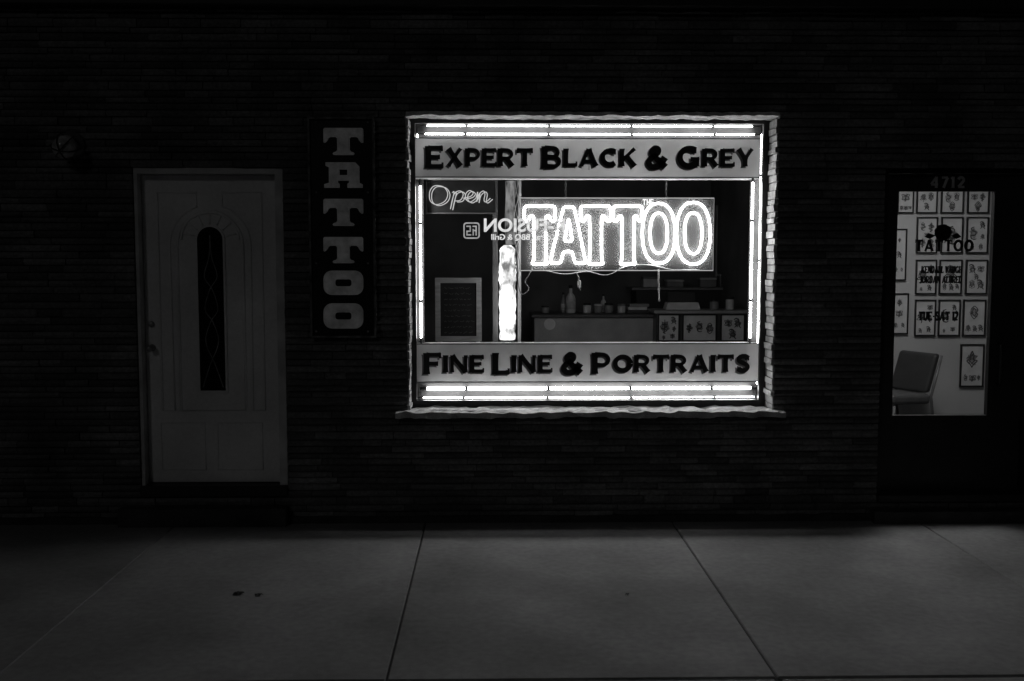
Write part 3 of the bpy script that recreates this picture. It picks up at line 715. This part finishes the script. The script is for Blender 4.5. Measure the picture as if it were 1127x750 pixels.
MB().box(w0 + 1.05, w1 + .02, WY + .07, WY + .52, wzB + .001, wzB + .03, .004).build('shelf_top', M['plastic'], wb)

def bottle(label, px, pyt, pyb, wpx, Y, base, glassm, name='bottle', cat='bottle', group='bottles and jars on the reception counter', cap='dark'):
    b = P(px, pyb, Y); t = P(px, pyt, Y); hgt = t.z - base; r = wpx / 2 / (F / (Y + 6.93))
    o = thing(name, label, cat, (b.x, Y, base), group)
    if name == 'bottle':
        MB().lathe((b.x, Y, base + .001), (0, 0, 1), [(r * .9, 0), (r, .01), (r, hgt * .5), (r * .85, hgt * .6), (r * .35, hgt * .72), (r * .32, hgt * .88)], 18).build('bottle_body', glassm, o, True)
        MB().lathe((b.x, Y, base + hgt * .88 + .002), (0, 0, 1), [(r * .4, 0), (r * .4, hgt * .12)], 14).build('cap', M[cap], o)
        MB().lathe((b.x, Y, base + hgt * .14), (0, 0, 1), [(r * 1.01, 0), (r * 1.01, hgt * .3)], 18).build('paper_label', M['paper'], o, True)
    else:
        MB().lathe((b.x, Y, base + .001), (0, 0, 1), [(r * .85, 0), (r, .008), (r, hgt * .72), (r * .9, hgt * .8)], 18).build('jar_body', glassm, o, True)
        MB().lathe((b.x, Y, base + hgt * .8 + .002), (0, 0, 1), [(r * .95, 0), (r * .95, hgt * .16), (r * .85, hgt * .2)], 18).build('lid', M[cap], o)
CYY = KY + .22
bottle('tall clear bottle with pale label on the reception counter', 628, 314, 347, 11, CYY, kz1, M['light'])
bottle('slim dark bottle just left of the tall clear bottle', 620, 322, 347, 6, CYY + .05, kz1, M['plastic'])
bottle('pale squat jar right of the tall clear bottle', 646, 334, 347, 9, CYY, kz1, M['light'], 'jar', 'jar')
bottle('second squat jar from the tall bottle, grey', 658, 335, 347, 9, CYY, kz1, M['plastic'], 'jar', 'jar', cap='light')
bottle('third squat jar from the tall bottle, dark lid', 670, 334, 347, 10, CYY, kz1, M['plastic'], 'jar', 'jar')
bottle('fourth and rightmost squat jar on the reception counter', 684, 335, 347, 9, CYY, kz1, M['light'], 'jar', 'jar', cap='plastic')
bottle('slender pale bottle standing behind the squat jars', 664, 324, 347, 6, CYY + .15, kz1, M['light'])
bottle('low grey jar at far left of the reception counter', 600, 337, 347, 9, CYY, kz1, M['plastic'], 'jar', 'jar')
ty = JY + .15; q0, q1, q2, q3 = rect(733, 771, 326, 340, ty)
tl = thing('card_till', 'small sloping pale till standing on the right cabinet top', 'till', ((q0 + q1) / 2, ty, jz1))
MB().prism([(q0, jz1 + .001), (q1, jz1 + .001), (q1 - .02, jz1 + .07), (q0 + .02, jz1 + .07)], ty, ty + .18).build('till_body', M['light'], tl)
MB().box(q0 + .03, q1 - .03, ty + .1, ty + .12, jz1 + .072, jz1 + .17, .006).build('till_screen', M['dark'], tl)
b0 = P(702, 345, CYY).x
bk = thing('book_stack', 'small uneven stack of books at right end of the reception counter', 'books', (b0, CYY, kz1))
for k in range(3): MB().box(b0 - .12 + .015 * k, b0 + .1 - .02 * (k % 2), CYY - .08, CYY + .09 - .01 * k, kz1 + .001 + .031 * k, kz1 + .031 + .031 * k, .003).build('book', M[('dark', 'light', 'plastic')[k]], bk)
bottle('dark round jar right of the till on the cabinet', 786, 330, 343, 10, ty, jz1, M['plastic'], 'jar', 'jar', 'jars on the right cabinet')
bottle('pale slim jar at right end of the cabinet top', 803, 327, 343, 9, ty, jz1, M['light'], 'jar', 'jar', 'jars on the right cabinet')
for i, (px, hh, m, lb) in enumerate(((716, .09, 'light', 'pale leftmost box on the back shelf'), (742, .06, 'plastic', 'low grey box on the back shelf left of the middle'), (778, .08, 'plastic', 'grey box on the back shelf right of the middle'), (800, .12, 'plastic', 'tall grey rightmost box on the back shelf'))):
    p = P(px, 320, WY + .25); bx = thing('storage_box', lb, 'box', (p.x, WY + .25, wzB + .03), 'boxes on the back shelf')
    MB().box(p.x - .09, p.x + .09, WY + .18, WY + .34, wzB + .032, wzB + .03 + hh, .005).build('box_body', M[m], bx)
    MB().box(p.x - .095, p.x + .095, WY + .175, WY + .345, wzB + .031 + hh, wzB + .05 + hh, .004).build('box_lid', M['plastic' if m == 'light' else 'light'], bx)
uy = 4.6; u0, u1, u2, u3 = rect(788, 822, 226, 300, uy)
cu = thing('tall_cupboard', 'dim tall cupboard against the back wall right of the neon', 'cupboard', ((u0 + u1) / 2, uy, FZ))
MB().box(u0, u1, uy, uy + .35, FZ, u3, .006).build('cupboard_body', M['counter'], cu)
for k in range(3):
    zA = u2 + (u3 - u2) * k / 3; MB().rectframe(u0 + .03, u1 - .03, zA + .02, zA + (u3 - u2) / 3 - .02, .02, uy - .012, uy - .0005).build('cupboard_panel', M['dark'], cu)

# ================================================================== FRAMED PICTURES
def motif(mb, wash, kind, cx, cz, s, y, rnd):
    f = front(cx, y, cz); w = s * .038
    sm = lambda pts, c=False: smooth([(a * s, b * s) for a, b in pts], 5, c)
    ph = rnd.uniform(0, 6)
    wash.add([(cx + s * .5 * math.cos(k * PI / 7) * (1 + .35 * math.sin(k * 2.3 + ph)), y + .0004, cz + s * .62 * math.sin(k * PI / 7) * (1 + .25 * math.cos(k * 1.7 + ph))) for k in range(14)], [tuple(range(14))])
    for j in range(3):       # loose shading strokes
        a = rnd.uniform(0, 6.3); mb.ribbon(sm([(.5 * math.cos(a), .6 * math.sin(a)), (.25 * math.cos(a + .8), .3 * math.sin(a + .8)), (.55 * math.cos(a + 1.7), .6 * math.sin(a + 1.7))]), w * .8, f, .0008 + j * .0001)
    if kind == 0:
        mb.ribbon([(s * (.06 + .4 * i / 30) * math.cos(i * .55 + ph), s * (.06 + .4 * i / 30) * math.sin(i * .55 + ph) + s * .2) for i in range(31)], w * 1.2, f, 0)
        for sx in (-1, 1): mb.ribbon(sm([(0, -.3), (sx * .35, -.25), (sx * .6, -.5), (sx * .25, -.55), (0, -.3)]), w * 1.2, f, .0002 + .0001 * sx)
        mb.ribbon(sm([(0, -.25), (.06, -.7), (-.04, -1)]), w * 1.3, f, .0005)
    elif kind == 1:
        mb.ribbon([(0, .8 * s), (0, -.2 * s), (0, -.9 * s)], w * 2.2, f, 0, -.6); mb.ribbon(sm([(-.35, .3), (-.2, .2), (0, .26), (.2, .2), (.35, .3)]), w * 1.8, f, .0002)
        mb.ribbon(sm([(-.1, .05), (.3, -.05), (-.3, -.3), (.28, -.5), (-.2, -.72), (.1, -.85)]), w * 1.3, f, .0003)
    elif kind == 2:
        mb.ribbon(sm([(-.6, .5), (-.2, .7), (.2, .45), (.1, .1), (.45, -.1), (.3, -.5), (.55, -.85)]), w * 2.8, f, 0, -.4)
        mb.ribbon(sm([(.1, .1), (-.3, -.1), (-.25, -.5), (-.5, -.75)]), w * 2.2, f, .0002, -.4)
        mb.ribbon(sm([(-.55, .25), (-.3, .35), (-.05, .15)]), w, f, .0003)
    elif kind == 3:
        mb.ribbon(sm([(.1, .8), (-.3, .6), (-.1, .3), (.3, .1), (.2, -.25), (-.3, -.3), (-.25, -.65), (.1, -.8), (.4, -.7)]), w * 2.2, f, 0, -.5)
    elif kind == 4:
        for sx in (-1, 1):
            mb.ribbon(sm([(0, .1), (sx * .3, .5), (sx * .65, .45), (sx * .5, .1), (sx * .6, -.3), (sx * .2, -.35), (0, -.05)]), w * 1.4, f, .0001 * (sx + 1))
            mb.ribbon(sm([(sx * .1, .1), (sx * .35, .25), (sx * .5, .3)]), w, f, .0003 + .0001 * sx)
        mb.ribbon(sm([(0, .4), (.02, 0), (0, -.55)]), w * 2, f, .0006)
    else:
        pts = [(0, .8)] + [(rnd.uniform(.1, .55), .8 - 1.6 * i / 6 + rnd.uniform(-.1, .1)) for i in range(1, 6)] + [(0, -.85)]
        for sx in (-1, 1):
            mb.ribbon(sm([(sx * a, b) for a, b in pts]), w * 1.4, f, .0001 * (sx + 1)); mb.ribbon(sm([(sx * a * .5, b * .6) for a, b in pts]), w, f, .0003 + .0001 * sx)
NP = [0]
def picture(label, px0, px1, py0, py1, Y, group, pm='paper'):
    rnd = random.Random(NP[0] * 7 + 3); NP[0] += 1
    x0, x1, z0, z1 = rect(px0, px1, py0, py1, Y - .02)
    t = thing('framed_picture', label, 'picture', ((x0 + x1) / 2, Y, z0), group)
    w = .012
    MB().rectframe(x0, x1, z0, z1, w, Y - .022, Y - .001).build('frame', M['frame'], t)
    MB().box(x0 + w, x1 - w, Y - .012, Y - .002, z0 + w, z1 - w).build('paper_sheet', M[pm], t)
    d = MB(); ws = MB(); W, H = x1 - x0 - 2 * w, z1 - z0 - 2 * w
    lay = rnd.randrange(5)
    if W > H * 1.1: cells = [(.18, .5, 1), (.5, .55, 1), (.82, .48, 1)]; s = min(H * .42, W * .18)
    elif H > W * 1.25: cells = [[(.28, .76, 1), (.72, .74, 1), (.28, .28, 1), (.72, .27, 1), (.5, .5, .6)], [(.5, .66, 1.45), (.22, .2, .7), (.55, .18, .75), (.84, .2, .6)], [(.3, .56, 1.35), (.76, .8, .75), (.78, .46, .7), (.7, .16, .7), (.25, .12, .5)], [(.5, .5, 1.75), (.5, .52, 1.5)], [(.5, .8, .9), (.5, .5, 1.2), (.3, .2, .8), (.75, .2, .7)]][lay]; s = W * .30
    else: cells = [(.3, .68, 1), (.72, .7, .9), (.5, .26, 1)]; s = min(W, H) * .28
    for i, (a, b, q) in enumerate(cells):
        motif(d, ws, rnd.randrange(6), x0 + w + W * a, z0 + w + H * b, s * rnd.uniform(.85, 1.15) * q, Y - .0128 - .001 * i * .3, rnd)
    ws.build('grey_wash', M['wash'], t); d.build('drawing', M['drawing'], t)
vg = 'framed tattoo sheets on the vestibule wall'
cn_ = ['far left', 'second', 'third', 'far right']
for i, (a, b) in enumerate(((988, 1006), (1009, 1032), (1036, 1061), (1065, 1089))): picture(f'framed sheet in top row behind the glass door, {cn_[i]} column', a, b, 208, 235, VY, vg)
c3 = ['left', 'middle', 'right']
for r, (y0, y1, xs_) in enumerate(((239, 279, ((1009, 1032), (1036, 1060), (1064, 1088))), (286, 324, ((1008, 1031), (1034, 1059), (1063, 1087))), (330, 370, ((1007, 1030), (1033, 1057), (1060, 1085))))):
    for i, (a, b) in enumerate(xs_): picture(f'framed sheet in {["second","third","bottom"][r]} grid row behind the glass door, {c3[i]} one', a, b, y0, y1, VY, vg)
picture('narrow framed sheet at left edge of the glass door, upper one', 982, 998, 252, 309, VY, vg)
picture('narrow framed sheet at left edge of the glass door, lower one', 980, 1000, 323, 368, VY, vg)
picture('lone framed sheet hanging below the grid, right of the chair', 1057, 1083, 379, 426, VY, vg)
cgp = 'framed sheets on the cabinet front'
picture('left framed sheet on the low cabinet front', 724, 748, 346, 376, JY, cgp, 'sheetpaper')
picture('wide middle framed sheet on the low cabinet front', 751, 789, 346, 376, JY, cgp, 'sheetpaper')
picture('right framed sheet on the low cabinet front', 793, 820, 346, 376, JY, cgp, 'sheetpaper')

# ================================================================== CHAIR in the vestibule
CHY = 2.42
CX = P(984, 420, CHY).x
ch = thing('waiting_chair', 'dark padded waiting chair with metal legs seen through the glass door', 'chair', (CX, CHY, FZ))
def chp(u, v, z):
    a = math.radians(205); k = .95; u *= k; v *= k; z *= .92; return Vector((CX + u * math.cos(a) - v * math.sin(a), CHY + u * math.sin(a) + v * math.cos(a), FZ + z))
def slab(pts_uvz):
    return MB().add([chp(*p) for p in pts_uvz], [(3, 2, 1, 0), (4, 5, 6, 7), (0, 1, 5, 4), (1, 2, 6, 5), (2, 3, 7, 6), (3, 0, 4, 7)])
soft(slab([(-.23, -.24, .37), (.25, -.24, .39), (.25, .24, .39), (-.23, .24, .37), (-.23, -.24, .47), (.25, -.24, .49), (.25, .24, .49), (-.23, .24, .47)]).build('seat', M['seat'], ch), .03)
soft(slab([(-.235, -.23, .48), (-.165, -.23, .48), (-.165, .23, .48), (-.235, .23, .48), (-.36, -.23, .86), (-.29, -.23, .86), (-.29, .23, .86), (-.36, .23, .86)]).build('backrest', M['vinyl'], ch), .028)
for sv in (-1, 1):
    MB().tube([chp(.22, sv * .22, 0), chp(.22, sv * .22, .38)], .014).build('leg', M['lampmetal'], ch, True)
    MB().tube([chp(-.32, sv * .22, 0), chp(-.25, sv * .22, .44), chp(-.375, sv * .22, .84)], .014).build('leg', M['lampmetal'], ch, True)

cl = thing('ceiling_light', 'square lit ceiling panel inside the vestibule behind the glass door', 'ceiling light', (3.3, 1.2, CZ))
MB().box(3.0, 3.6, .9, 1.5, CZ - .03, CZ - .002).build('light_diffuser', M['ceil'], cl)
MB().loopframe([(2.97, CZ - .04), (3.63, CZ - .04), (3.63, CZ - .001), (2.97, CZ - .001)], [(3.0, CZ - .04), (3.6, CZ - .04), (3.6, CZ - .001), (3.0, CZ - .001)], .87, .899).build('light_frame', M['light'], cl)

# ================================================================== NIGHT SKY AND LIGHT
W = bpy.data.worlds.new('World'); S.world = W; W.use_nodes = True
nt = W.node_tree; bg = nt.nodes['Background']
sky = nt.nodes.new('ShaderNodeTexSky'); sky.sky_type = 'NISHITA'; sky.sun_disc = False
EL, AZ = math.radians(27), math.radians(200)
sky.sun_elevation = EL; sky.sun_rotation = AZ
bw = nt.nodes.new('ShaderNodeRGBToBW'); nt.links.new(sky.outputs[0], bw.inputs[0]); nt.links.new(bw.outputs[0], bg.inputs[0]); bg.inputs[1].default_value = .00012
sd = bpy.data.lights.new('sun', 'SUN'); sd.energy = .034; sd.angle = math.radians(8); so = bpy.data.objects.new('sun', sd); COL.objects.link(so)
dirv = Vector((math.sin(AZ) * math.cos(EL), math.cos(AZ) * math.cos(EL), math.sin(EL)))
so.rotation_euler = dirv.to_track_quat('Z', 'Y').to_euler(); so.location = dirv * 20
S.view_settings.view_transform = 'Standard'; S.view_settings.look = 'None'; S.view_settings.exposure = 0
